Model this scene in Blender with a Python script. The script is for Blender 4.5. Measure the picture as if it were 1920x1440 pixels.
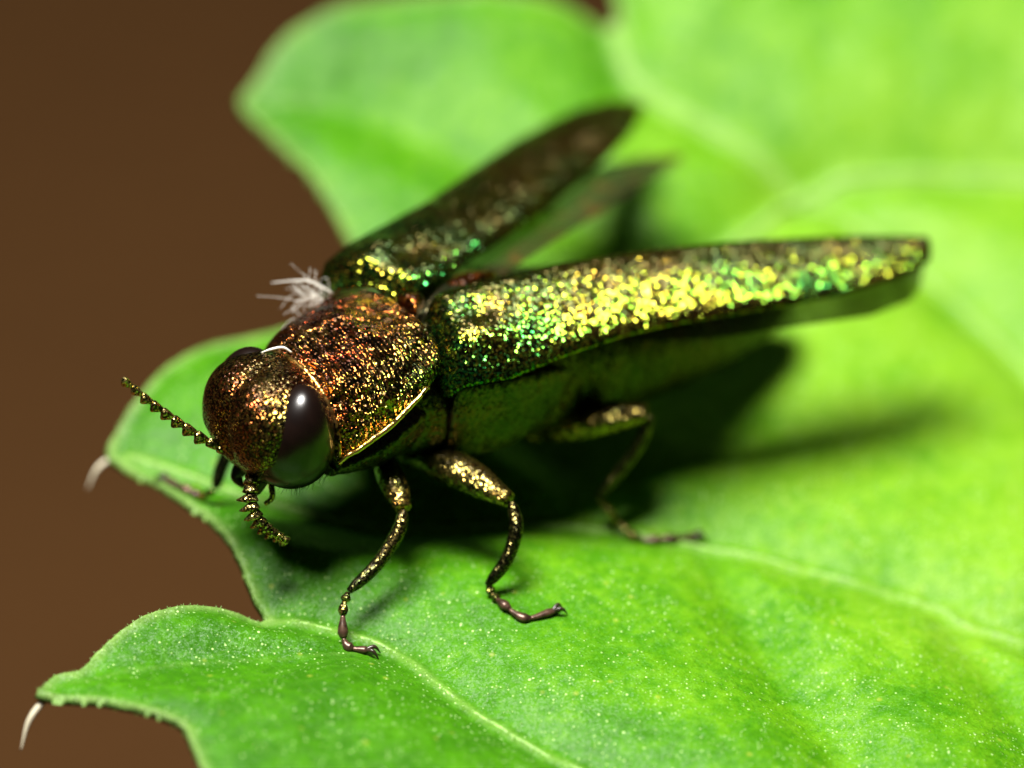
import bpy, math, random
import numpy as np
from mathutils import Vector, Matrix
for o in list(bpy.data.objects): bpy.data.objects.remove(o)
sc = bpy.context.scene
sc.unit_settings.system = 'METRIC'; sc.unit_settings.scale_length = 0.001      # one unit is one millimetre
C = sc.collection
R = math.radians
random.seed(5); rng = np.random.default_rng(5)

# ------------------------------------------------------------------ camera
ELEV = R(35); DIST = 70.0
view = Vector((0, math.cos(ELEV), -math.sin(ELEV)))
look = Vector((1.111, -0.510, 1.772))
cd = bpy.data.cameras.new('camera'); cam = bpy.data.objects.new('camera', cd); C.objects.link(cam)
cam.location = look - view*DIST
cam.rotation_euler = (R(90)-ELEV, 0, 0)
cd.sensor_width = 36; cd.lens = 36*DIST/(1920/180.0)
cd.clip_start = 1; cd.clip_end = 2000
cd.dof.use_dof = True; cd.dof.focus_distance = DIST-0.72
cd.dof.aperture_fstop = cd.lens*1e-3/(2*1.65)
cd.dof.aperture_blades = 0
sc.camera = cam

# ------------------------------------------------------------------ light
w = bpy.data.worlds.new('World'); sc.world = w; w.use_nodes = True
w.node_tree.nodes['Background'].inputs[0].default_value = (0.85, 0.92, 1.0, 1)
w.node_tree.nodes['Background'].inputs[1].default_value = 0.012
ld = bpy.data.lights.new('flash_diffuser', 'AREA'); ld.shape = 'DISK'; ld.size = 23; ld.energy = 86000
ld.color = (1.0, 0.97, 0.91)
lamp = bpy.data.objects.new('flash_diffuser', ld); C.objects.link(lamp)
lamp.location = (-8.5, -2.5, 50)
lamp.rotation_euler = (Vector((1, 1, 0))-Vector(lamp.location)).to_track_quat('-Z', 'Y').to_euler()
sc.view_settings.view_transform = 'Standard'; sc.view_settings.look = 'None'
sc.view_settings.exposure = 0; sc.view_settings.gamma = 1

# ------------------------------------------------------------------ helpers
def link(name, me, mat=None, parent=None, smooth=True):
    o = bpy.data.objects.new(name, me); C.objects.link(o)
    if mat: me.materials.append(mat)
    if parent: o.parent = parent
    if smooth and len(me.polygons): me.polygons.foreach_set('use_smooth', [True]*len(me.polygons))
    return o
def tag(o, label=None, cat=None, group=None, kind=None):
    for k, val in (('label', label), ('category', cat), ('group', group), ('kind', kind)):
        if val: o[k] = val
    return o
def mesh(name, V, F):
    me = bpy.data.meshes.new(name)
    me.from_pydata([tuple(map(float, p)) for p in V], [], F); me.update(); return me
def catmull(P, n):
    """dense smooth curve through points (any dimension)"""
    P = np.asarray(P, float); m = len(P)
    if m == 2: return P[0]+(P[1]-P[0])*np.linspace(0, 1, n)[:, None]
    E_ = np.vstack([2*P[0]-P[1], P, 2*P[-1]-P[-2]])
    out = []
    for u in np.linspace(0, m-1-1e-9, n):
        i = int(u); f = u-i; a, b, c, d = E_[i], E_[i+1], E_[i+2], E_[i+3]
        out.append(.5*((2*b)+(-a+c)*f+(2*a-5*b+4*c-d)*f*f+(-a+3*b-3*c+d)*f**3))
    return np.array(out)
def loft(name, rings):
    """closed rings -> tube mesh with end caps"""
    rings = np.asarray(rings, float); n, m, _ = rings.shape
    V = rings.reshape(-1, 3).tolist(); F = []
    for i in range(n-1):
        for j in range(m):
            k = (j+1) % m
            F.append((i*m+j, i*m+k, (i+1)*m+k, (i+1)*m+j))
    V.append(rings[0].mean(0).tolist()); V.append(rings[-1].mean(0).tolist())
    for j in range(m):
        k = (j+1) % m
        F.append((n*m, k, j)); F.append((n*m+1, (n-1)*m+j, (n-1)*m+k))
    return mesh(name, V, F)
def tube_rings(P, rad, m=12, flat=1.0, up=(0, 0, 1)):
    P = np.asarray(P, float); n = len(P)
    rad = np.interp(np.linspace(0, 1, n), np.linspace(0, 1, len(rad)), rad)
    T = np.gradient(P, axis=0); T /= np.linalg.norm(T, axis=1)[:, None]
    up = np.array(up, float); rings = []
    for i in range(n):
        s = np.cross(T[i], up)
        if np.linalg.norm(s) < 1e-3: s = np.cross(T[i], (1, 0, 0))
        s /= np.linalg.norm(s); q = np.cross(s, T[i]); up = q
        th = np.linspace(0, 2*math.pi, m, endpoint=False)
        rings.append(P[i]+rad[i]*(np.cos(th)[:, None]*s+flat*np.sin(th)[:, None]*q))
    return np.array(rings)
def tube(name, P, rad, n=24, m=12, flat=1.0, up=(0, 0, 1)):
    return loft(name, tube_rings(catmull(P, n), rad, m, flat, up))
def join(name, parts):
    V, F = [], []
    for me in parts:
        b = len(V); V += [tuple(v.co) for v in me.vertices]; F += [tuple(b+i for i in p.vertices) for p in me.polygons]
    return mesh(name, V, F)
def smooth_noise(x, y, sc_, seed, oct_=3):
    r = np.random.default_rng(seed); z = 0
    for k in range(oct_):
        for q in range(5):
            a = r.uniform(0, 2*math.pi); f = sc_*(1.9**k)*r.uniform(.7, 1.4)
            z = z+np.sin((x*math.cos(a)+y*math.sin(a))*f+r.uniform(0, 6.3))/(2.2*1.7**k)
    return z/2

# ------------------------------------------------------------------ materials
class NT:
    def __init__(s, name):
        s.m = bpy.data.materials.new(name); s.m.use_nodes = True; s.t = s.m.node_tree
        s.b = s.t.nodes['Principled BSDF']; s.out = s.t.nodes['Material Output']
    def n(s, typ, ins=None, **kw):
        nd = s.t.nodes.new(typ)
        for k, v in kw.items(): setattr(nd, k, v)
        for k, v in (ins or {}).items(): s.set(nd, k, v)
        return nd
    def set(s, nd, k, v):
        if isinstance(v, bpy.types.NodeSocket): s.t.links.new(v, nd.inputs[k])
        else: nd.inputs[k].default_value = v
    def math(s, op, a, b=0.0, c=0.0):
        nd = s.t.nodes.new('ShaderNodeMath'); nd.operation = op
        for i, q in enumerate((a, b, c)): s.set(nd, i, q)
        return nd.outputs[0]
    def vmath(s, op, a, b=(0, 0, 0), scale=None):
        nd = s.t.nodes.new('ShaderNodeVectorMath'); nd.operation = op
        s.set(nd, 0, a)
        if op not in ('NORMALIZE', 'SCALE'): s.set(nd, 1, b)
        if scale is not None: s.set(nd, 'Scale', scale)
        return nd.outputs[0]
    def ramp(s, fac, stops):
        nd = s.t.nodes.new('ShaderNodeValToRGB'); cr = nd.color_ramp
        while len(cr.elements) < len(stops): cr.elements.new(.5)
        for e, (p, c) in zip(cr.elements, stops): e.position = p; e.color = (*c, 1)
        s.set(nd, 0, fac); return nd.outputs[0]
    def mix(s, fac, a, b):
        nd = s.t.nodes.new('ShaderNodeMix'); nd.data_type = 'RGBA'
        s.set(nd, 0, fac); s.set(nd, 6, a); s.set(nd, 7, b); return nd.outputs[2]
    def P(s, **kw):
        for k, v in kw.items(): s.set(s.b, k.replace('_', ' '), v)

def cuticle(name, stops, cell=30, tilt=.7, rough=.2, grad=None, striae=0, lumps=0, hue_noise=1.0, cellmix=.35, dark=.25, stretch=(1, 1, 1), bias=None, gain=1.0, patchy=.8):
    """metallic beetle cuticle: dense little facets, each tilted its own way, over a dark ground"""
    m = NT(name)
    co = m.n('ShaderNodeTexCoord').outputs['Object']
    cs = m.vmath('MULTIPLY', co, stretch)
    vo = m.n('ShaderNodeTexVoronoi', {'Vector': cs, 'Scale': cell})
    vo2 = m.n('ShaderNodeTexVoronoi', {'Vector': cs, 'Scale': cell*.47})
    big = m.n('ShaderNodeTexNoise', {'Vector': co, 'Scale': 1.3, 'Detail': 3.0})
    sep = m.n('ShaderNodeSeparateXYZ', {0: co})
    csep = m.n('ShaderNodeSeparateColor', {0: vo.outputs['Color']})
    fac = m.math('MULTIPLY_ADD', m.math('SUBTRACT', big.outputs[0], .5), hue_noise*1.6, .5)
    fac = m.math('ADD', fac, m.math('MULTIPLY', m.math('SUBTRACT', csep.outputs[0], .5), cellmix))
    if grad:
        g = m.n('ShaderNodeMapRange', {0: sep.outputs['XYZ'.index(grad[0])], 1: grad[1], 2: grad[2], 3: grad[3], 4: grad[4]})
        fac = m.math('ADD', fac, g.outputs[0])
    col = m.ramp(fac, [(p, tuple(c*gain for c in cc)) for p, cc in stops])
    # some cells stay nearly black
    pn = m.n('ShaderNodeTexNoise', {'Vector': co, 'Scale': 5.0, 'Detail': 2.0})
    dk = m.math('LESS_THAN', csep.outputs[1], m.math('MULTIPLY_ADD', m.math('SUBTRACT', pn.outputs[0], .5), patchy, dark))
    col = m.mix(m.math('MULTIPLY', dk, .93), col, (.012, .010, .008, 1))
    geo = m.n('ShaderNodeNewGeometry').outputs['Normal']
    j1 = m.vmath('SCALE', m.vmath('SUBTRACT', vo.outputs['Color'], (.5, .5, .5)), scale=tilt)
    j2 = m.vmath('SCALE', m.vmath('SUBTRACT', vo2.outputs['Color'], (.5, .5, .5)), scale=tilt*.4)
    base = geo
    if striae:
        wv = m.n('ShaderNodeTexWave', {'Vector': co, 'Scale': striae, 'Distortion': 9.0, 'Detail': 2.0, 'Detail Scale': .35}, bands_direction='X')
        bp = m.n('ShaderNodeBump', {'Height': wv.outputs[1], 'Strength': .75, 'Distance': .016})
        lp_ = m.n('ShaderNodeTexNoise', {'Vector': co, 'Scale': 4.5, 'Detail': 3.0, 'Roughness': .55})
        b2_ = m.n('ShaderNodeBump', {'Height': lp_.outputs[0], 'Strength': lumps, 'Distance': .22})
        m.t.links.new(b2_.outputs[0], bp.inputs['Normal'])
        base = bp.outputs[0]
    if bias:                                                # overlapping scales that all lean the same way
        vt = m.n('ShaderNodeVectorTransform', {0: bias}, vector_type='VECTOR', convert_from='OBJECT', convert_to='WORLD')
        base = m.vmath('ADD', base, vt.outputs[0])
    nn = m.vmath('NORMALIZE', m.vmath('ADD', m.vmath('ADD', base, j1), j2))
    m.P(Base_Color=col, Metallic=.97, Roughness=rough, Normal=nn)
    return m.m

EMER, LIME, GOLD, COPP, RED = (.05, .45, .10), (.32, .55, .05), (.78, .55, .10), (.70, .26, .06), (.5, .09, .03)
M = {}
M['elytra'] = cuticle('green_gold_elytra', [(.12, EMER), (.36, (.26, .55, .04)), (.54, (.60, .60, .05)), (.70, (.85, .56, .07)), (.95, COPP)],
                      cell=48, tilt=.58, rough=.2, hue_noise=.65, grad=('X', -.2, 2.0, -.20, .13), cellmix=.55, dark=.48, bias=(-.33, 0, 0), gain=.48)
M['pronotum'] = cuticle('copper_pronotum', [(.1, (.25, .40, .06)), (.32, GOLD), (.5, (.75, .36, .08)), (.7, COPP), (.95, RED)],
                        cell=50, tilt=.72, rough=.19, striae=5.5, lumps=.95, cellmix=.6, dark=.5, stretch=(1.35, .55, 1), gain=.66, patchy=1.9, grad=('Y', -.9, .5, -.18, .32))
M['head'] = cuticle('bronze_head', [(.1, (.10, .22, .05)), (.34, (.48, .40, .10)), (.55, GOLD), (.8, COPP), (1, RED)],
                    cell=64, tilt=.72, rough=.22, cellmix=.6, dark=.6, gain=.6, grad=('Z', 1.2, 2.3, -.22, .25))
M['leg'] = cuticle('bronze_leg', [(.1, (.10, .20, .04)), (.4, (.34, .30, .08)), (.7, (.70, .48, .11)), (1, COPP)],
                   cell=50, tilt=.6, gain=.65, rough=.26, cellmix=.4, dark=.3)
M['tibia'] = cuticle('olive_tibia', [(.1, (.03, .06, .02)), (.5, (.16, .15, .05)), (.9, (.36, .27, .08))], cell=60, tilt=.5, gain=.7, rough=.3, cellmix=.4, dark=.58)
M['antenna'] = cuticle('brassy_antenna', [(.1, (.4, .36, .1)), (.5, (.78, .62, .2)), (1, (.55, .38, .1))], cell=60, tilt=.7, rough=.26, cellmix=.5, dark=.5)
M['belly'] = cuticle('olive_belly', [(.1, (.03, .05, .02)), (.45, (.08, .09, .04)), (.75, (.14, .10, .045)), (1, (.16, .06, .02))],
                     cell=40, tilt=.4, rough=.38, cellmix=.5, dark=.12)
M['keel'] = cuticle('gold_keel', [(.2, GOLD), (.6, (.85, .5, .14)), (1, COPP)], cell=26, tilt=.35, rough=.25, cellmix=.4, dark=.12)
def plain(name, col, rough=.5, bump=0, scale=8, var=.25, **kw):
    m = NT(name); co = m.n('ShaderNodeTexCoord').outputs['Object']
    nz = m.n('ShaderNodeTexNoise', {'Vector': co, 'Scale': scale, 'Detail': 4.0})
    lo = tuple(c*(1-var) for c in col); hi = tuple(min(1, c*(1+var)) for c in col)
    m.P(Base_Color=m.ramp(nz.outputs[0], [(.3, lo), (.7, hi)]), Roughness=rough, **kw)
    if bump:
        m.P(Normal=m.n('ShaderNodeBump', {'Height': nz.outputs[0], 'Strength': bump, 'Distance': .02}).outputs[0])
    return m.m
M['eye'] = plain('dark_eye', (.006, .0025, .0015), .27, scale=6, Specular_IOR_Level=.65)
M['claw'] = plain('dark_claw', (.03, .018, .012), .3)
M['pad'] = plain('brown_tarsus', (.085, .045, .028), .3, scale=14, var=.7, Metallic=.4)
M['scut'] = cuticle('rusty_scutellum', [(.1, (.05, .012, .004)), (.5, (.24, .055, .010)), (.9, (.50, .20, .03))], cell=30, tilt=.7, rough=.3, cellmix=.6, dark=.3)
M['lint'] = plain('white_lint', (.75, .72, .64), .6, scale=5, var=.1)
M['spine'] = plain('pale_spine', (.62, .56, .40), .4, scale=5, var=.2)
M['hair'] = plain('leaf_hair', (.22, .40, .10), .4, var=.1)
def wing_mat():
    m = NT('membrane_wing'); co = m.n('ShaderNodeTexCoord').outputs['Object']
    nz = m.n('ShaderNodeTexNoise', {'Vector': co, 'Scale': 2.5, 'Detail': 3.0})
    m.P(Base_Color=m.ramp(nz.outputs[0], [(.35, (.012, .013, .006)), (.55, (.028, .022, .008)), (.75, (.09, .036, .010))]),
        Roughness=.3, Alpha=m.math('MULTIPLY_ADD', nz.outputs[0], .3, .72))
    return m.m
M['wing'] = wing_mat()

def leaf_mat():
    m = NT('leaf_blade'); co = m.n('ShaderNodeTexCoord').outputs['Object']
    av = m.n('ShaderNodeAttribute', attribute_name='vein').outputs['Fac']
    ae = m.n('ShaderNodeAttribute', attribute_name='margin').outputs['Fac']
    n1 = m.n('ShaderNodeTexNoise', {'Vector': co, 'Scale': .8, 'Detail': 4.0, 'Roughness': .6})
    n2 = m.n('ShaderNodeTexNoise', {'Vector': co, 'Scale': 6.0, 'Detail': 4.0, 'Roughness': .65})
    vr = m.n('ShaderNodeTexVoronoi', {'Vector': co, 'Scale': 1.7}, feature='DISTANCE_TO_EDGE')
    # paler, yellower blade around a point at the right, deeper green away from it
    far = m.n('ShaderNodeVectorMath', {0: co, 1: (8.0, 3.0, 0.0)}, operation='DISTANCE').outputs['Value']
    zone = m.n('ShaderNodeMapRange', {0: far, 1: 3.5, 2: 11.0, 3: .80, 4: .16}).outputs[0]
    f = m.math('ADD', zone, m.math('ADD', m.math('MULTIPLY', m.math('SUBTRACT', n1.outputs[0], .5), 1.0), m.math('MULTIPLY', m.math('SUBTRACT', n2.outputs[0], .5), .9)))
    col = m.ramp(f, [(.05, (.026, .125, .0008)), (.35, (.048, .195, .0012)), (.62, (.10, .28, .004)), (.95, (.17, .36, .014))])
    net = m.n('ShaderNodeMapRange', {0: vr.outputs['Distance'], 1: 0.0, 2: .05, 3: .35, 4: 0.0}).outputs[0]
    col = m.mix(m.math('MULTIPLY', net, .3), col, (.14, .33, .04, 1))
    col = m.mix(m.math('MULTIPLY', av, .40), col, (.26, .42, .09, 1))
    col = m.mix(m.math('MULTIPLY', m.math('MULTIPLY', ae, n2.outputs[0]), .85), col, (.27, .38, .12, 1))
    fl = m.n('ShaderNodeTexVoronoi', {'Vector': co, 'Scale': 2.6})
    fk = m.n('ShaderNodeMapRange', {0: fl.outputs['Distance'], 1: .04, 2: .11, 3: 1.0, 4: 0.0}).outputs[0]
    col = m.mix(m.math('MULTIPLY', fk, .4), col, (.38, .42, .05, 1))
    # tiny papillae, their bright glints painted as pale flecks, over a softly wavy skin
    vc = m.n('ShaderNodeTexVoronoi', {'Vector': co, 'Scale': 24.0})
    cs_ = m.n('ShaderNodeSeparateColor', {0: vc.outputs['Color']})
    rad = m.math('MULTIPLY_ADD', m.math('POWER', cs_.outputs[0], 2.0), .34, .14)
    pap_glint = m.math('MULTIPLY', m.math('LESS_THAN', vc.outputs['Distance'], rad), m.math('GREATER_THAN', cs_.outputs[1], .3))
    soft = m.n('ShaderNodeMapRange', {0: m.math('DIVIDE', vc.outputs['Distance'], rad), 1: .55, 2: 1.0, 3: 1.0, 4: 0.0}).outputs[0]
    patch = m.n('ShaderNodeTexNoise', {'Vector': co, 'Scale': 2.2, 'Detail': 2.0})
    thr = m.n('ShaderNodeMapRange', {0: patch.outputs[0], 1: .35, 2: .65, 3: .85, 4: .25}).outputs[0]
    pap_glint = m.math('MULTIPLY', soft, m.math('GREATER_THAN', cs_.outputs[1], thr))
    col = m.mix(m.math('MULTIPLY', pap_glint, m.math('MULTIPLY_ADD', cs_.outputs[2], .6, .32)), col, (.48, .72, .26, 1))
    h = m.math('ADD', m.math('MULTIPLY', pap_glint, .22), m.math('MULTIPLY', n2.outputs[0], .6))
    bp = m.n('ShaderNodeBump', {'Height': h, 'Strength': .8, 'Distance': .045})
    vf = m.n('ShaderNodeTexVoronoi', {'Vector': co, 'Scale': 50.0})
    j1 = m.vmath('SCALE', m.vmath('SUBTRACT', vf.outputs['Color'], (.5, .5, .5)), scale=.45)
    nn = m.vmath('NORMALIZE', m.vmath('ADD', bp.outputs[0], j1))
    m.P(Base_Color=col, Roughness=.46, Normal=nn)
    m.set(m.b, 'Specular IOR Level', .22)
    m.P(Subsurface_Weight=.06, Subsurface_Radius=(.25, .45, .06), Subsurface_Scale=.25)
    return m.m
M['leaf'] = leaf_mat()
M['vein'] = plain('pale_vein', (.21, .40, .075), .4, bump=.9, scale=26, var=.55)
def ground_mat():
    m = NT('brown_litter'); co = m.n('ShaderNodeTexCoord').outputs['Object']
    n1 = m.n('ShaderNodeTexNoise', {'Vector': co, 'Scale': .035, 'Detail': 5.0})
    n2 = m.n('ShaderNodeTexNoise', {'Vector': co, 'Scale': .9, 'Detail': 6.0})
    f = m.math('ADD', m.math('MULTIPLY', n1.outputs[0], .7), m.math('MULTIPLY', n2.outputs[0], .3))
    m.P(Base_Color=m.ramp(f, [(.35, (.175, .070, .015)), (.65, (.25, .108, .024))]), Roughness=.9,
        Normal=m.n('ShaderNodeBump', {'Height': n2.outputs[0], 'Strength': .8, 'Distance': 1.0}).outputs[0])
    return m.m
M['ground'] = ground_mat()

# ------------------------------------------------------------------ ground (far out of focus)
GZ = -42.0
n = 60; gx = np.linspace(-700, 700, n); V = []
for y in gx:
    for x in gx: V.append((x, y+100, GZ+.8*math.sin(x*.11+y*.07)+.6*math.sin(y*.19-x*.05)))
F = [(i*n+j, i*n+j+1, (i+1)*n+j+1, (i+1)*n+j) for i in range(n-1) for j in range(n-1)]
tag(link('ground', mesh('ground', V, F), M['ground']), 'brown bare ground far below the leaf', 'ground', kind='structure')

# ------------------------------------------------------------------ leaf
def leaf_base(x, y):
    q = np.clip(y-1.5, 0, 6.0)
    return -.12*(x+.556)+.045*q*q+.54*np.maximum(0, y-7.5)
OUT = [(-2.01, -4.93), (-2.11, -4.6), (-2.22, -4.36), (-2.55, -4.15), (-2.99, -3.95), (-3.37, -3.83), (-3.67, -3.79), (-3.68, -3.72), (-3.56, -3.46), (-3.29, -3.33), (-3.09, -3.03), (-2.78, -2.66), (-2.36, -2.37), (-1.87, -2.15), (-1.43, -2.05), (-1.55, -1.82), (-1.73, -1.39), (-1.91, -0.95), (-2.09, -0.6), (-2.33, -0.35), (-2.63, 0.09), (-2.92, 0.33), (-3.19, 0.63), (-3.12, 0.93), (-2.91, 1.37), (-2.64, 1.86), (-2.26, 2.25), (-1.97, 2.43), (-1.46, 2.71), (-1.0, 3.11), (-0.48, 3.68), (-0.61, 4.18), (-1.04, 4.93), (-1.4, 5.39), (-1.71, 5.84), (-1.93, 6.19), (-1.78, 6.44), (-1.43, 6.87), (-0.95, 7.18), (-0.35, 7.4), (0.62, 7.59), (1.66, 7.67), (2.27, 7.63), (2.3, 7.9),
       (1.9, 9.0), (2.6, 10.4), (4.6, 11.6), (7.4, 11.9), (10.2, 10.8), (12.2, 8.2), (13.2, 4.5), (12.8, 0.5), (11.2, -3.4), (8.4, -6.4), (5.2, -8.0), (2.0, -8.2), (-.4, -7.4), (-1.5, -6.2)]
OUT = np.array(OUT); closed = np.vstack([OUT, OUT[:1]])
pts = []
for i in range(len(OUT)):                                   # short straight runs with a finely toothed, uneven edge
    a, b = closed[i], closed[i+1]; L = np.linalg.norm(b-a); k = max(2, int(L/.07))
    p0, p3 = OUT[i-1], closed[(i+2) % len(OUT)]
    for q in range(k):
        f = q/k
        p = .5*((2*a)+(-p0+b)*f+(2*p0-5*a+4*b-p3)*f*f+(-p0+3*a-3*b+p3)*f**3)
        d = b-a; nv = np.array((-d[1], d[0]))/max(L, 1e-6)
        pts.append(p+nv*rng.normal(0, .005))
edge = np.array(pts); m_ = len(edge); e2 = np.roll(edge, -1, 0)
VEINS = {'near': [(-1.41, -2.06), (-0.66, -2.23), (-0.1, -2.47), (0.56, -3.22), (1.33, -3.9), (1.98, -4.33), (3.6, -5.9), (5.0, -7.4)],
         'mid': [(12.0, -2.6), (6.51, -1.28), (5.58, -0.77), (4.17, -0.33), (3.21, -0.11), (1.91, 0.01), (0.77, -0.12), (-0.35, -0.30), (-1.78, 0.03), (-3.0, .58)],
         'top': [(2.28, 7.6), (2.57, 6.92), (3.47, 6.43), (4.43, 5.9)],
         'main': [(13.0, 5.7), (9.5, 6.2), (6.94, 6.28), (5.59, 6.17), (4.43, 5.9), (3.87, 5.23), (2.54, 4.17), (.9, 3.65), (-.4, 3.66)],
         'br': [(4.43, 5.9), (4.96, 5.44), (5.67, 4.87), (6.7, 3.76), (7.6, 2.2)],
         'b2': [(3.21, -0.11), (3.47, -1.3), (3.98, -2.69), (4.59, -3.93), (5.2, -5.4)],
         'b3': [(-0.1, -2.47), (-1.3, -2.84), (-2.33, -3.13), (-3.5, -3.6)],
         'b4': [(3.0, 4.5), (2.01, 4.85), (0.75, 5.57), (-0.46, 6.12), (-1.78, 6.21)],
         'b5': [(5.58, -.77), (6.2, -2.3), (6.9, -4.4)], 'b6': [(1.9, .01), (1.6, 1.0), (.6, 2.3)]}
VC = {k: catmull(v, 12*len(v)) for k, v in VEINS.items()}
STR = {'near': 1.0, 'mid': 1.15, 'top': 1.7, 'main': 1.8, 'br': 1.3, 'b2': .25, 'b3': .35, 'b4': .5, 'b5': .25, 'b6': .4}
def seg_dist(Px, A_, B_, chunk=20000):
    best = np.full(len(Px), 1e9); near = np.zeros((len(Px), 2))
    AB = B_-A_; L2 = (AB**2).sum(1)+1e-12
    for i in range(0, len(Px), chunk):
        p = Px[i:i+chunk, None, :]
        t = np.clip(((p-A_)*AB).sum(2)/L2, 0, 1)
        q = A_+t[..., None]*AB; d = ((p-q)**2).sum(2); k = d.argmin(1); r = np.arange(len(k))
        best[i:i+chunk] = np.sqrt(d[r, k]); near[i:i+chunk] = q[r, k]
    return best, near
def inside(Px):
    x, y = Px[:, 0], Px[:, 1]; c = np.zeros(len(Px), bool)
    for (x1, y1), (x2, y2) in zip(edge, e2):
        if y1 == y2: continue
        hit = ((y1 > y) != (y2 > y)) & (x < (x2-x1)*(y-y1)/(y2-y1)+x1); c ^= hit
    return c
def vein_fields(Px):
    z = np.zeros(len(Px)); col = np.zeros(len(Px)); dmin = np.full(len(Px), 9.)
    for k, c in VC.items():
        d, _ = seg_dist(Px, c[:-1], c[1:]); s = STR[k]
        z += -.10*s*np.exp(-(d/(.28*s**.5))**2)+.05*s*np.exp(-(d/.06)**2)
        col = np.maximum(col, s*np.exp(-(d/(.055*s))**2)); dmin = np.minimum(dmin, d/s**.3)
    z += .26*(1-np.exp(-(np.minimum(dmin, 1.6)/.75)**2))
    return z, np.minimum(col, 1)
def leaf_z(Px, full=True):
    Px = np.atleast_2d(np.asarray(Px, float)); x, y = Px[:, 0], Px[:, 1]
    zv, col = vein_fields(Px)
    z = leaf_base(x, y)+zv-.10+.035*smooth_noise(x, y, 1.6, 3, 2)+.016*smooth_noise(x, y, 5.5, 4, 2)
    d, _ = seg_dist(Px, edge, e2)
    z += -.10*np.exp(-(d/.22)**2)+.03*np.exp(-(d/.07)**2)
    return z, col, d
H = .055
gx = np.arange(-4.2, 13.6, H); gy = np.arange(-8.6, 12.2, H); nx, ny = len(gx), len(gy)
G = np.stack(np.meshgrid(gx, gy), -1).reshape(-1, 2)
ins = inside(G); I2 = ins.reshape(ny, nx)
cell = I2[:-1, :-1] | I2[1:, :-1] | I2[:-1, 1:] | I2[1:, 1:]
used = np.zeros((ny, nx), bool)
used[:-1, :-1] |= cell; used[1:, :-1] |= cell; used[:-1, 1:] |= cell; used[1:, 1:] |= cell
idx = -np.ones(ny*nx, int); uu = np.flatnonzero(used.ravel()); idx[uu] = np.arange(len(uu))
Pu = G[uu].copy(); outm = ~ins[uu]
_, near_ = seg_dist(Pu[outm], edge, e2); Pu[outm] = near_
z, vcol, ed = leaf_z(Pu)
ci, cj = np.nonzero(cell)
a = idx[ci*nx+cj]; b = idx[ci*nx+cj+1]; c = idx[(ci+1)*nx+cj+1]; d = idx[(ci+1)*nx+cj]
me = bpy.data.meshes.new('blade')
me.from_pydata(np.column_stack([Pu, z]).tolist(), [], np.column_stack([a, b, c, d]).tolist()); me.update()
at = me.attributes.new('vein', 'FLOAT', 'POINT'); at.data.foreach_set('value', vcol.astype('f4'))
at = me.attributes.new('margin', 'FLOAT', 'POINT'); at.data.foreach_set('value', np.exp(-(ed/.07)**2).astype('f4'))
leaf = bpy.data.objects.new('leaf', None); C.objects.link(leaf); leaf.location = (0, 0, 0)
tag(leaf, 'bright green lobed leaf with pale veins under the metallic beetle', 'leaf')
blade = link('blade', me, M['leaf'], leaf)
sm = blade.modifiers.new('thickness', 'SOLIDIFY'); sm.thickness = .10; sm.offset = -1
for k, cset in VC.items():
    if k == 'b3': continue
    pc = catmull(VEINS[k], 16*len(VEINS[k])); keep = inside(pc); pc = pc[keep]
    zz = leaf_z(pc)[0]-.024+.014*smooth_noise(pc[:, 0], pc[:, 1], 9, 8, 2)
    link('vein', loft('vein', tube_rings(np.column_stack([pc, zz]), [.022*STR[k], .026*STR[k], .022*STR[k]], 8, .75)), M['vein'], leaf)
def spine(p, q, bend, r):
    p, q = np.array(p), np.array(q)
    link('spine', tube('spine', [p, (p+q)/2+np.array(bend), q], [r, r*.75, r*.12], 16, 8), M['spine'], leaf)
zt = float(leaf_z([(-3.62, -3.73)])[0][0]); spine((-3.59, -3.71, zt-.05), (-3.88, -4.08, zt-.50), (-.05, -.02, .05), .042)
zt = float(leaf_z([(-3.14, .66)])[0][0]); spine((-3.12, .66, zt-.05), (-3.44, .46, zt-.36), (-.04, 0, .06), .036)
hp = []
for i in range(m_):                                         # fine short hairs standing on the rim of the near lobes
    p = edge[i]
    if p[0] < -.9 and p[1] < 1.3:
        for q in range(2):
            tq = rng.random(); b0 = p+(e2[i]-p)*tq; d_ = e2[i]-p; nv = np.array((d_[1], -d_[0]))/max(np.linalg.norm(d_), 1e-6)
            if inside((b0+nv*.05)[None])[0]: nv = -nv
            zz = float(leaf_z(b0[None])[0][0]); L = rng.uniform(.015, .045)
            d3 = np.array((nv[0]*.5+rng.normal(0, .35), nv[1]*.5+rng.normal(0, .35), rng.uniform(.3, 1.0))); d3 /= np.linalg.norm(d3)
            st = np.array((b0[0], b0[1], zz-.01))
            hp.append(loft('h', tube_rings(catmull([st, st+d3*L*.6, st+d3*L+np.array((0, 0, -.01))], 4), [.0035, .003, .001], 4)))
tag(link('margin_hairs', join('margin_hairs', hp), M['hair'], leaf), kind='stuff')

# ------------------------------------------------------------------ beetle (local: x tailward, y far side, z up; a,t,z with t towards the near side)
YAW = R(38)
beetle = bpy.data.objects.new('beetle', None); C.objects.link(beetle); beetle.rotation_euler = (0, 0, YAW)
tag(beetle, 'metallic green and copper jewel beetle with opened wing cases on a leaf', 'beetle')
def L3(p): p = np.asarray(p, float); return p*np.array((1, -1, 1)) if p.ndim == 1 else p*np.array((1, -1, 1))[None]
def l2w(p): return np.array((math.cos(YAW)*p[0]+math.sin(YAW)*p[1], math.sin(YAW)*p[0]-math.cos(YAW)*p[1], p[2]))   # (a,t,z) -> world
def on_leaf(a_, t_, h=0):
    wp = l2w((a_, t_, 0)); return (a_, t_, float(leaf_z([wp[:2]])[0][0])+h)

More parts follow.
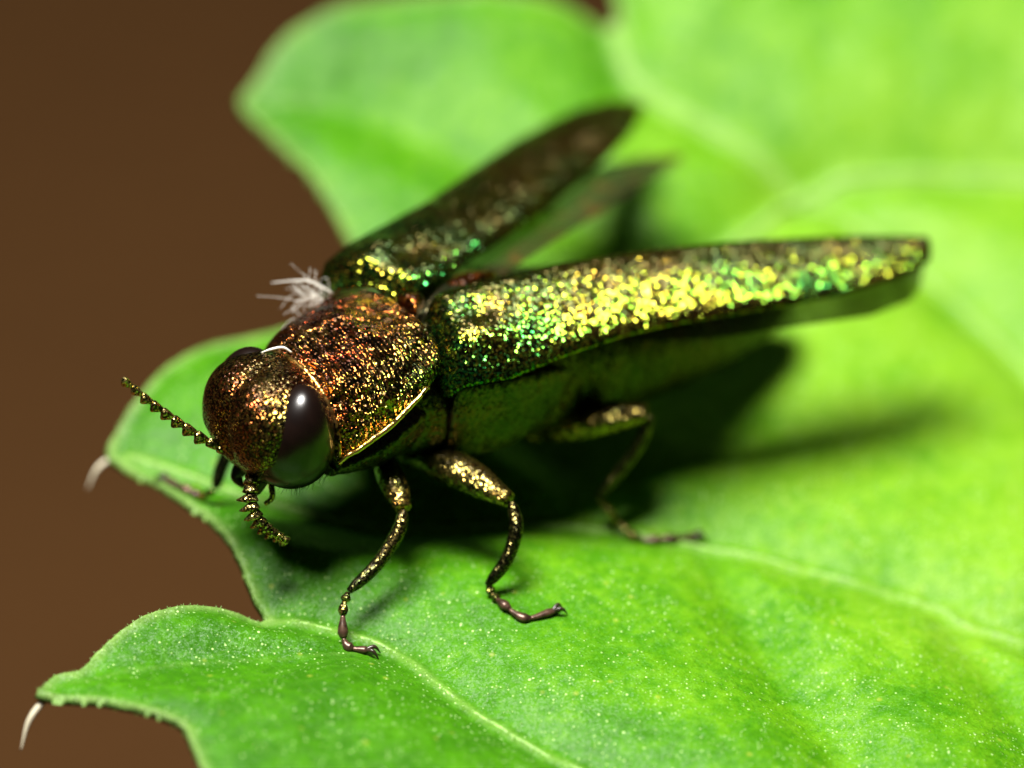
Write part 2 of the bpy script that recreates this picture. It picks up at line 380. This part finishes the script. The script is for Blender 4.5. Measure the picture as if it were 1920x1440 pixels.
# body: thorax and abdomen, one continuous shell with ring grooves
ST = np.array([(-1.15, 1.95, 1.25, .40), (-.8, 2.15, .98, .62), (-.35, 2.12, .88, .84), (.1, 2.16, .80, .95), (.6, 2.30, .64, 1.0), (1.0, 2.27, .52, 1.0),
               (1.5, 2.10, .38, .98), (2.4, 1.74, .25, .93), (3.4, 1.33, .17, .80), (4.2, .98, .14, .62), (4.8, .70, .16, .40), (5.12, .50, .24, .16), (5.18, .42, .33, .03)])
sd = catmull(ST, 150); rings = []
th = np.linspace(0, 2*math.pi, 64, endpoint=False)
for a_, zt_, zb, hw in sd:
    g = 1.0
    for ga in (1.55, 2.25, 2.95, 3.6, 4.2): g -= .035*math.exp(-((a_-ga)/.035)**2)
    g -= .05*math.exp(-((a_+.12)/.05)**2)
    zc = zb+(zt_-zb)*.52; c_, s_ = np.cos(th), np.sin(th)
    yy = hw*g*np.sign(c_)*np.abs(c_)**.82; zz = np.where(s_ > 0, zc+(zt_-zc)*g*np.abs(s_)**.9, zc-(zc-zb)*g*np.abs(s_)**.8)
    rings.append(np.column_stack([np.full(64, a_)+.06*np.cos(2*th), -yy, zz]))
body = link('body', loft('body', rings), M['belly'], beetle)
tag(body, 'olive thorax and abdomen beneath the wing cases')
# side plates of the hind thorax standing a little proud
for s in (1, -1):
    P = []; nn_ = 14
    outline = [(-.05, .97, 1.95), (.5, 1.05, 1.85), (1.15, 1.06, 1.70), (1.42, 1.03, 1.50), (1.15, 1.02, 1.12), (.6, .92, .85), (.0, .82, .98), (-.12, .93, 1.45)]
    oc = catmull(outline+outline[:1], 48)[:-1]; cen = oc.mean(0)
    rr = [cen+(oc-cen)*k+np.array((0, s_, 0)) for k, s_ in ((1.0, -.05), (1.0, .0), (.93, .035), (.6, .06), (.2, .065))]
    rr = [L3(r*np.array((1, s, 1))) for r in rr]
    link('side_plate', loft('side_plate', rr), M['belly'], beetle)

# pronotum: arched shield, edge keels, turned down to the front
def pron(u, v_):
    """u 0 rear..1 front, v -1 near edge.. +1 far edge -> (a,t,z)"""
    av = abs(v_); a_ = (0.02-.40*av**2.2)*(1-u)+(-1.44-.0*av)*u+.10*u*math.cos(av*math.pi*.5)*0
    hw = np.interp(u, (0, .15, .5, .85, 1), (.90, .93, .93, .84, .74)); zm = np.interp(u, (0, .2, .5, .8, 1), (2.42, 2.47, 2.50, 2.44, 2.32)); ze = np.interp(u, (0, 1), (2.08, 1.48))
    ang = av*math.pi/2; t_ = hw*math.sin(ang)**.95 if av > 0 else 0
    z_ = ze+(zm-ze)*math.cos(ang)**.75
    t_ *= 1 if v_ < 0 else -1
    z_ -= .07*math.exp(-((u-.25)/.13)**2-(av/.17)**2)+.05*math.exp(-((u-.72)/.12)**2-(av/.2)**2)      # two hollows on the midline
    z_ -= .09*math.exp(-((u-.35)/.2)**2-((av-.60)/.13)**2)                                         # a hollow inside each edge
    if u > .93: z_ -= (u-.93)*.8; 
    if u < .05: z_ -= (.05-u)*1.4
    return np.array((a_, t_, z_))
rings = []
for u in np.linspace(0, 1, 60):
    top = [pron(u, q) for q in np.linspace(-1, 1, 80)]
    nb, fb = top[0], top[-1]; bot = []
    for q in np.linspace(0, 1, 26)[1:-1]:
        th_ = q*math.pi; zb = np.interp(u, (0, .5, 1), (.92, .95, 1.12)); hw = abs(nb[1])
        bot.append(np.array((nb[0]+(.02-.0)*math.sin(th_), -hw*math.cos(th_)*.94*(1-.0), nb[2]-.03-(nb[2]-zb)*math.sin(th_)**.6)))
    rings.append(L3(np.array(top+bot[::-1])))
pro = link('pronotum', loft('pronotum', rings), M['pronotum'], beetle)
pro.data.materials.append(M['belly'])
mr = len(rings[0])
for p in pro.data.polygons:
    js = [i % mr for i in p.vertices if i < mr*60]
    if js and min(js) >= 79 or (js and max(js) >= 80): p.material_index = 1
tag(pro, 'copper pronotum with fine cross ridges')
for s in (-1, 1):
    P = np.array([pron(u, s*.995) for u in np.linspace(0.02, 1, 60)]); P[:, 1] += -s*.012; rr = tube_rings(L3(P), [.020, .034, .034, .024], 8)
    link('side_keel', loft('side_keel', rr), M['keel'], pro)
P = np.array([pron(.985, q) for q in np.linspace(-.97, .97, 70)])
link('collar', loft('collar', tube_rings(L3(P), [.02, .03, .034, .03, .02], 8)), M['keel'], pro)

# head
HC = np.array((-1.82, 0, 1.73)); rings = []
def headpt(th_, ph):
    """ph polar from front(-x) 0..pi, th around"""
    d_ = np.array((-math.cos(ph), math.sin(ph)*math.cos(th_), math.sin(ph)*math.sin(th_)))   # (a,t,z)
    ax = .56 if d_[0] < 0 else .62
    e_ = 2.35
    rad = (abs(d_[0]/ax)**e_+abs(d_[1]/.74)**e_+abs(d_[2]/.69)**e_)**(-1/e_)
    p = d_*rad
    # flat sloping face, groove down the middle, narrower mouth
    low = max(0, -p[2]-.05); p[1] *= 1-.45*low; p[0] += .22*low if d_[0] < 0 else -.1*low
    fr = max(0, -d_[0])
    up = max(0, d_[2])
    p[0] += (.055*math.exp(-(p[1]/.09)**2))*fr+.03*math.exp(-((p[2]+.05)/.25)**2-(p[1]/.3)**2)*fr
    p[2] -= .05*math.exp(-(p[1]/.10)**2)*up
    return HC+p
for ph in np.linspace(.02, math.pi-.02, 70):
    rings.append(L3(np.array([headpt(t_, ph) for t_ in np.linspace(0, 2*math.pi, 96, endpoint=False)])))
head = link('head', loft('head', rings), M['head'], beetle)
tag(head, 'bronze black head with large dark eyes')
def ellipsoid(name, c, ax, rot, n1=28, n2=40):
    rr = []
    for ph in np.linspace(.02, math.pi-.02, n1):
        t_ = np.linspace(0, 2*math.pi, n2, endpoint=False)
        q = np.column_stack([np.sin(ph)*np.cos(t_)*ax[0], np.sin(ph)*np.sin(t_)*ax[1], np.full(n2, math.cos(ph))*ax[2]])
        q[:, 0] *= 1-.22*math.cos(ph)                        # narrower towards the top
        rr.append(q@np.array(rot).T+np.array(c))
    return loft(name, rr)
for s in (1, -1):
    rot = (Matrix.Rotation(R(-24*s), 3, 'Z') @ Matrix.Rotation(R(12), 3, 'Y'))
    c_ = L3(np.array((-1.775, .455 if s > 0 else -.345, 1.775)))
    ey = link('eye', ellipsoid('eye', c_, (.42, .41, .60), rot), M['eye'], head)
    tag(ey, 'glossy dark brown compound eye')
    # jaw
    link('mandible', tube('mandible', L3(np.array([(-2.02, .16*s, 1.17), (-2.10, .15*s, 1.06), (-2.10, .04*s, .99)])), [.09, .07, .02], 14, 10), M['claw'], head)
    link('palp', tube('palp', L3(np.array([(-1.92, .20*s, 1.12), (-1.98, .30*s, 1.0), (-2.05, .27*s, .93)])), [.035, .03, .025], 14, 8), M['antenna'], head)
sp = []                                                     # fine pale bristles under the head
for k in range(160):
    t_ = rng.uniform(-.62, .62); a_ = rng.uniform(-1.85, -1.45); p = np.array((a_, t_, 1.10+.16*(t_/.6)**2+rng.uniform(-.03, .03)))
    q = p+np.array((rng.normal(-.05, .03), rng.normal(0, .03), -rng.uniform(.05, .12)))
    sp.append(loft('s', tube_rings(L3(np.array([p, (p+q)/2, q])), [.005, .004, .0015], 4)))
tag(link('bristles', join('bristles', sp), M['hair'], head), kind='stuff')

# scutellum and rusty wing hinge
rr = []
oc = catmull([(.02, -.15, 2.42), (.02, 0, 2.43), (.02, .15, 2.42), (.11, .09, 2.44), (.24, 0, 2.43), (.11, -.09, 2.44), (.02, -.15, 2.42)], 40)[:-1]; cen = oc.mean(0)
for k, dz in ((1.0, -.1), (1.0, .0), (.8, .05), (.4, .065), (.1, .07)): rr.append(L3(cen+(oc-cen)*k+np.array((0, 0, dz))))
tag(link('scutellum', loft('scutellum', rr), M['scut'], beetle), 'rusty orange scutellum between the wing cases')
for s in (1, -1):
    oc = []
    for q in np.linspace(0, 2*math.pi, 36, endpoint=False): oc.append((.86+(.40+.05*math.sin(5*q))*math.cos(q), .17*s+(.14+.03*math.cos(4*q+s))*math.sin(q), 2.19))
    oc = np.array(oc); cen = oc.mean(0); rr = [L3(cen+(oc-cen)*k+np.array((0, 0, dz))) for k, dz in ((1.0, -.06), (1, .04), (.85, .08), (.5, .11), (.12, .12))]
    link('wing_hinge', loft('wing_hinge', rr), M['scut'], beetle)

# wing cases and the membrane wings under them
SW = ((0, .84), (.06, .95), (.2, 1.03), (.6, 1.04), (1.2, .94), (2.0, .83), (3.0, .80), (4.0, .78), (4.8, .71), (5.3, .63), (5.7, .50), (5.84, .40), (5.92, .26))
sx = np.array([p[0] for p in SW]); sw = np.array([p[1] for p in SW])
def frame(side, sig, lam, roll):
    S, Lm = R(sig), R(lam)
    d_ = np.array((math.cos(Lm)*math.cos(S), side*math.cos(Lm)*math.sin(S), -math.sin(Lm)))
    lt = np.array((-math.sin(S), side*math.cos(S), 0)); n_ = np.cross(d_, lt)*side
    if n_[2] < 0: n_ = -n_
    c_, s_ = math.cos(R(roll)), math.sin(R(roll))
    return d_, lt*c_-n_*s_, n_*c_+lt*s_
def wing_case(side, sig, lam, roll):
    d_, lt, n_ = frame(side, sig, lam, roll); O = np.array((.18, .05*side, 2.47))
    NS, NW = 130, 44; V = []
    ss = 5.92*np.linspace(0, 1, NS)**1.15
    for s in ss:
        W = float(np.interp(s, sx, sw)); m0 = .02+.10*math.exp(-(s/.12)**2)-.17*math.sin(math.pi*min(1, s/5.4))**.8+.16*max(0, (s-5.2)/.72)**2
        for f in np.linspace(0, 1, NW):
            wv = m0+(W-m0)*math.sin(f*1.05)/math.sin(1.05) if W > m0 else m0
            Hh = np.interp(s, (0, .6, 1.4, 2.5, 4.5, 5.8), (.50, .52, .44, .36, .28, .14))
            zz = -Hh*(1-math.cos(f*1.05))/(1-math.cos(1.05))*.92-.05*math.exp(-(f/.07)**2)-.08*max(0, (f-.9)/.1)**2*Hh
            zz += .08*math.exp(-((s-.42)/.3)**2-((f-.62)/.16)**2)-.06*math.exp(-((s-.5)/.25)**2-((f-.33)/.14)**2)
            zz -= .20*math.exp(-(s/.10)**2)
            zz += .13*math.sin(math.pi*(s/5.92)**.75)
            sb = s-.10*math.exp(-((f-.75)/.3)**2)*math.exp(-(s/.3)**2)
            V.append(L3(O+d_*sb+lt*wv+n_*zz))
    F = [(i*NW+j, i*NW+j+1, (i+1)*NW+j+1, (i+1)*NW+j) for i in range(NS-1) for j in range(NW-1)]
    if side > 0: F = [f[::-1] for f in F]
    o = link('wing_case', mesh('wing_case', V, F), M['elytra'], beetle)
    md = o.modifiers.new('thickness', 'SOLIDIFY'); md.thickness = .035; md.offset = -1
    tag(o, 'green gold wing case swung outwards')
def hind_wing(side, sig, lam, roll, wmul, length):
    d_, lt, n_ = frame(side, sig, lam, roll); O = np.array((.45, .10*side, 2.26)); NS, NW = 70, 24; V = []
    for s in np.linspace(0, length, NS):
        W = wmul*np.interp(s/length, (0, .15, .5, .85, .96, 1), (.35, .7, .95, .8, .45, .15)); m0 = .06 if side > 0 else -.25
        for f in np.linspace(0, 1, NW):
            V.append(L3(O+d_*s+lt*(m0+(W-m0)*f)+n_*(-.32*f**2.2+.018*math.sin(f*19+s*1.5)+.05*math.sin(math.pi*s/length))))
    F = [(i*NW+j, i*NW+j+1, (i+1)*NW+j+1, (i+1)*NW+j) for i in range(NS-1) for j in range(NW-1)]
    o = link('hind_wing', mesh('hind_wing', V, F), M['wing'], beetle)
    tag(o, 'thin brownish membrane wing folded below its case')
wing_case(1, 13.25, 7.75, 0); wing_case(-1, 25.5, 11.0, -22)
hind_wing(1, 13.4, 10.0, 0, .70, 5.72); hind_wing(-1, 22, 11, -12, .7, 5.2)

# legs
def leg(side, fem, tib, tar, rf, claws=True, pad=.05):
    f = lambda P: L3(np.array(P, float))
    o = link('leg', tube('leg', f(fem), rf, 30, 16, .85), M['leg'], beetle)
    link('trochanter', tube('trochanter', f([np.array(fem[0])+np.array((.02, -.18*side, .10)), fem[0], np.array(fem[0])*.8+np.array(fem[1])*.2]), [.16, .13, .09], 14, 12), M['leg'], o)
    link('tibia', tube('tibia', f(tib), [.035, .066, .072, .076, .078, .077, .075, .073, .071, .068, .060, .034], 40, 12), M['tibia'], o)
    tc = catmull(tar, 60); nseg = 5
    for k in range(nseg):
        a_, b_ = int(k*59/nseg), int((k+1)*59/nseg)
        P = tc[a_:b_+1]
        rr_ = (.024, .034, .050, .058, .034) if k < nseg-1 else (.028, .034, .042, .048, .036)
        link('tarsus_segment', loft('tarsus_segment', tube_rings(f(P), [r_*pad/.05 for r_ in rr_], 10, .8)), M['pad'] if k > 1 else M['leg'], o)
    e_ = tc[-1]; dv = tc[-1]-tc[-6]; dv /= np.linalg.norm(dv)
    for s in (-1, 1):
        sdv = np.cross(dv, (0, 0, 1)); sdv /= np.linalg.norm(sdv)
        link('claw', tube('claw', f([e_-dv*.03, e_+dv*.06+sdv*s*.04+np.array((0, 0, .03)), e_+dv*.12+sdv*s*.055-np.array((0, 0, .05))]), [.026, .022, .005], 12, 8), M['claw'], o)
G_ = on_leaf
def g(a_, t_, h): return G_(a_, t_, h)
# near side
leg(1, [(-.62, .42, .94), (-.80, .80, .98), (-.93, 1.17, .88)], [(-.93, 1.175, .87), (-1.08, 1.26, .69), (-1.39, 1.30, .44), (-1.76, 1.315, .28)],
    [(-1.77, 1.31, .27), (-1.90, 1.40, .15), g(-2.02, 1.60, .05), g(-1.87, 1.785, .045)], [.08, .14, .155, .14, .085])
leg(1, [(-.27, .47, .86), (-.13, 1.05, .95), (.037, 1.713, .87)], [(.05, 1.73, .86), (-.018, 1.90, .645), (-.20, 1.97, .357), (-.43, 1.935, .112)],
    [(-.425, 1.935, .12), (-.415, 2.03, .03), g(-.42, 2.18, .06), g(-.338, 2.46, .035), g(-.019, 2.55, .05)], [.09, .19, .215, .18, .09])
leg(1, [(1.28, .55, .55), (1.62, .98, .78), (2.146, 1.395, .90)], [(2.16, 1.42, .87), (2.0, 1.40, .49), (1.58, 1.26, -.06)],
    [(1.585, 1.26, -.06), g(1.825, 1.588, .06), g(2.12, 1.767, .04), g(2.44, 1.87, .05)], [.10, .21, .235, .20, .10])
# far side
leg(-1, [(-.62, -.42, .94), (-1.0, -.72, 1.02), (-1.35, -.98, .95)], [(-1.36, -.985, .94), (-1.50, -1.02, .78), (-1.68, -1.02, .52), (-1.82, -.95, .33)],
    [(-1.83, -.96, .30), g(-1.88, -1.12, .06), g(-1.90, -1.32, .05), g(-1.97, -1.65, .05)], [.08, .14, .155, .14, .085])
leg(-1, [(-.27, -.47, .86), (-.13, -1.05, 1.0), (.02, -1.60, .95)], [(.03, -1.61, .94), (-.06, -1.80, .75), (-.22, -1.95, .48), (-.42, -2.05, .30)],
    [(-.43, -2.06, .29), g(-.46, -2.2, .10), g(-.42, -2.45, .05), g(-.25, -2.6, .05)], [.09, .19, .215, .18, .09])
leg(-1, [(1.28, -.55, .55), (1.62, -.98, .80), (2.10, -1.38, .95)], [(2.11, -1.40, .94), (1.95, -1.60, .66), (1.62, -1.85, .32)],
    [(1.62, -1.86, .30), g(1.75, -2.0, .08), g(2.0, -2.15, .05), g(2.2, -2.25, .05)], [.10, .21, .235, .20, .10])

# antennae: eleven saw-toothed joints
def antenna(P, tooth, rad):
    c_ = catmull(P, 111); N = 11
    root = None
    for k in range(N):
        a_, b_ = k*10, (k+1)*10
        Q = c_[a_:b_+1]; ax = Q[-1]-Q[0]; L = np.linalg.norm(ax); ax /= L
        tv = np.array(tooth, float); tv -= ax*(tv@ax); tv /= np.linalg.norm(tv); sv = np.cross(ax, tv)
        r0 = rad*(1.0 if k < 3 else .88-.03*(k-3))
        tt = 0 if k < 3 else (1.15 if k < 9 else .8)
        rr = []
        for q in np.linspace(0, 1, 9):
            p = Q[0]+ax*L*q*1.02
            env = np.interp(q, (0, .12, .75, .95, 1), (.62, .85, 1.08, 1.0, .62)); out_ = tt*max(0, math.sin(min(1, q*1.15)**1.6*math.pi))
            ph = np.linspace(0, 2*math.pi, 12, endpoint=False)
            cc = np.cos(ph); rr.append(p+r0*(env*(cc[:, None]*tv+.8*np.sin(ph)[:, None]*sv)+(out_*np.maximum(0, cc)**1.5)[:, None]*tv))
        me_ = loft('antenna_segment', [L3(r) for r in rr])
        if root is None: root = link('antenna', me_, M['antenna'], beetle)
        else: link('antenna_segment', me_, M['antenna'], root)
    return root
tag(antenna([(-2.14, .22, 1.34), (-2.27, .33, 1.28), (-2.33, .43, 1.12), (-2.29, .52, .95), (-2.18, .60, .80), (-2.06, .67, .68)], (-.6, -.5, -.1), .082), 'saw toothed antenna bent down towards the leaf')
tag(antenna([(-2.14, -.08, 1.36), (-2.38, -.22, 1.58), (-2.66, -.38, 1.88), (-2.90, -.54, 2.16), (-3.10, -.72, 2.42)], (-.3, .1, -1), .052), 'straight saw toothed antenna stretched forwards')

# ------------------------------------------------------------------ lint caught on the beetle
lp = []
anch = np.array((-.52, -.86, 2.22))
for k in range(34):
    d_ = np.array((rng.normal(-.35, .5), rng.normal(-.7, .35), rng.normal(.15, .5))); d_ /= np.linalg.norm(d_); L = rng.uniform(.12, .5)
    st = anch+np.array((rng.normal(0, .09), rng.normal(0, .04), rng.normal(0, .05)))
    P = [st, st+d_*L*.5+rng.normal(0, .06, 3), st+d_*L+rng.normal(0, .09, 3)]
    lp.append(loft('f', tube_rings(L3(catmull(P, 12)), [.005, .004, .002] if k < 6 else [.0028, .0024, .0015], 5)))
lp.append(loft('f', tube_rings(L3(catmull([(-.35, -.80, 2.28), (-.50, -.98, 2.40), (-.62, -1.15, 2.37), (-.78, -1.30, 2.33)], 16)), [.009, .008, .004], 6)))
tag(link('lint_tuft', join('lint_tuft', lp), M['lint']), 'tuft of white lint fibres caught on the far shoulder of the beetle', 'lint')
def fibre(P, r, label):
    o = link('fibre', tube('fibre', L3(np.array(P)), r, 18, 6), M['lint']); tag(o, label, 'fibre'); o.rotation_euler = (0, 0, YAW)
bpy.data.objects['lint_tuft'].rotation_euler = (0, 0, YAW)
fibre([(-1.40, -.10, 2.36), (-1.47, -.16, 2.42), (-1.58, -.22, 2.41), (-1.66, -.28, 2.37)], [.010, .016, .014, .006], 'short straight white fibre lying across the neck of the beetle')
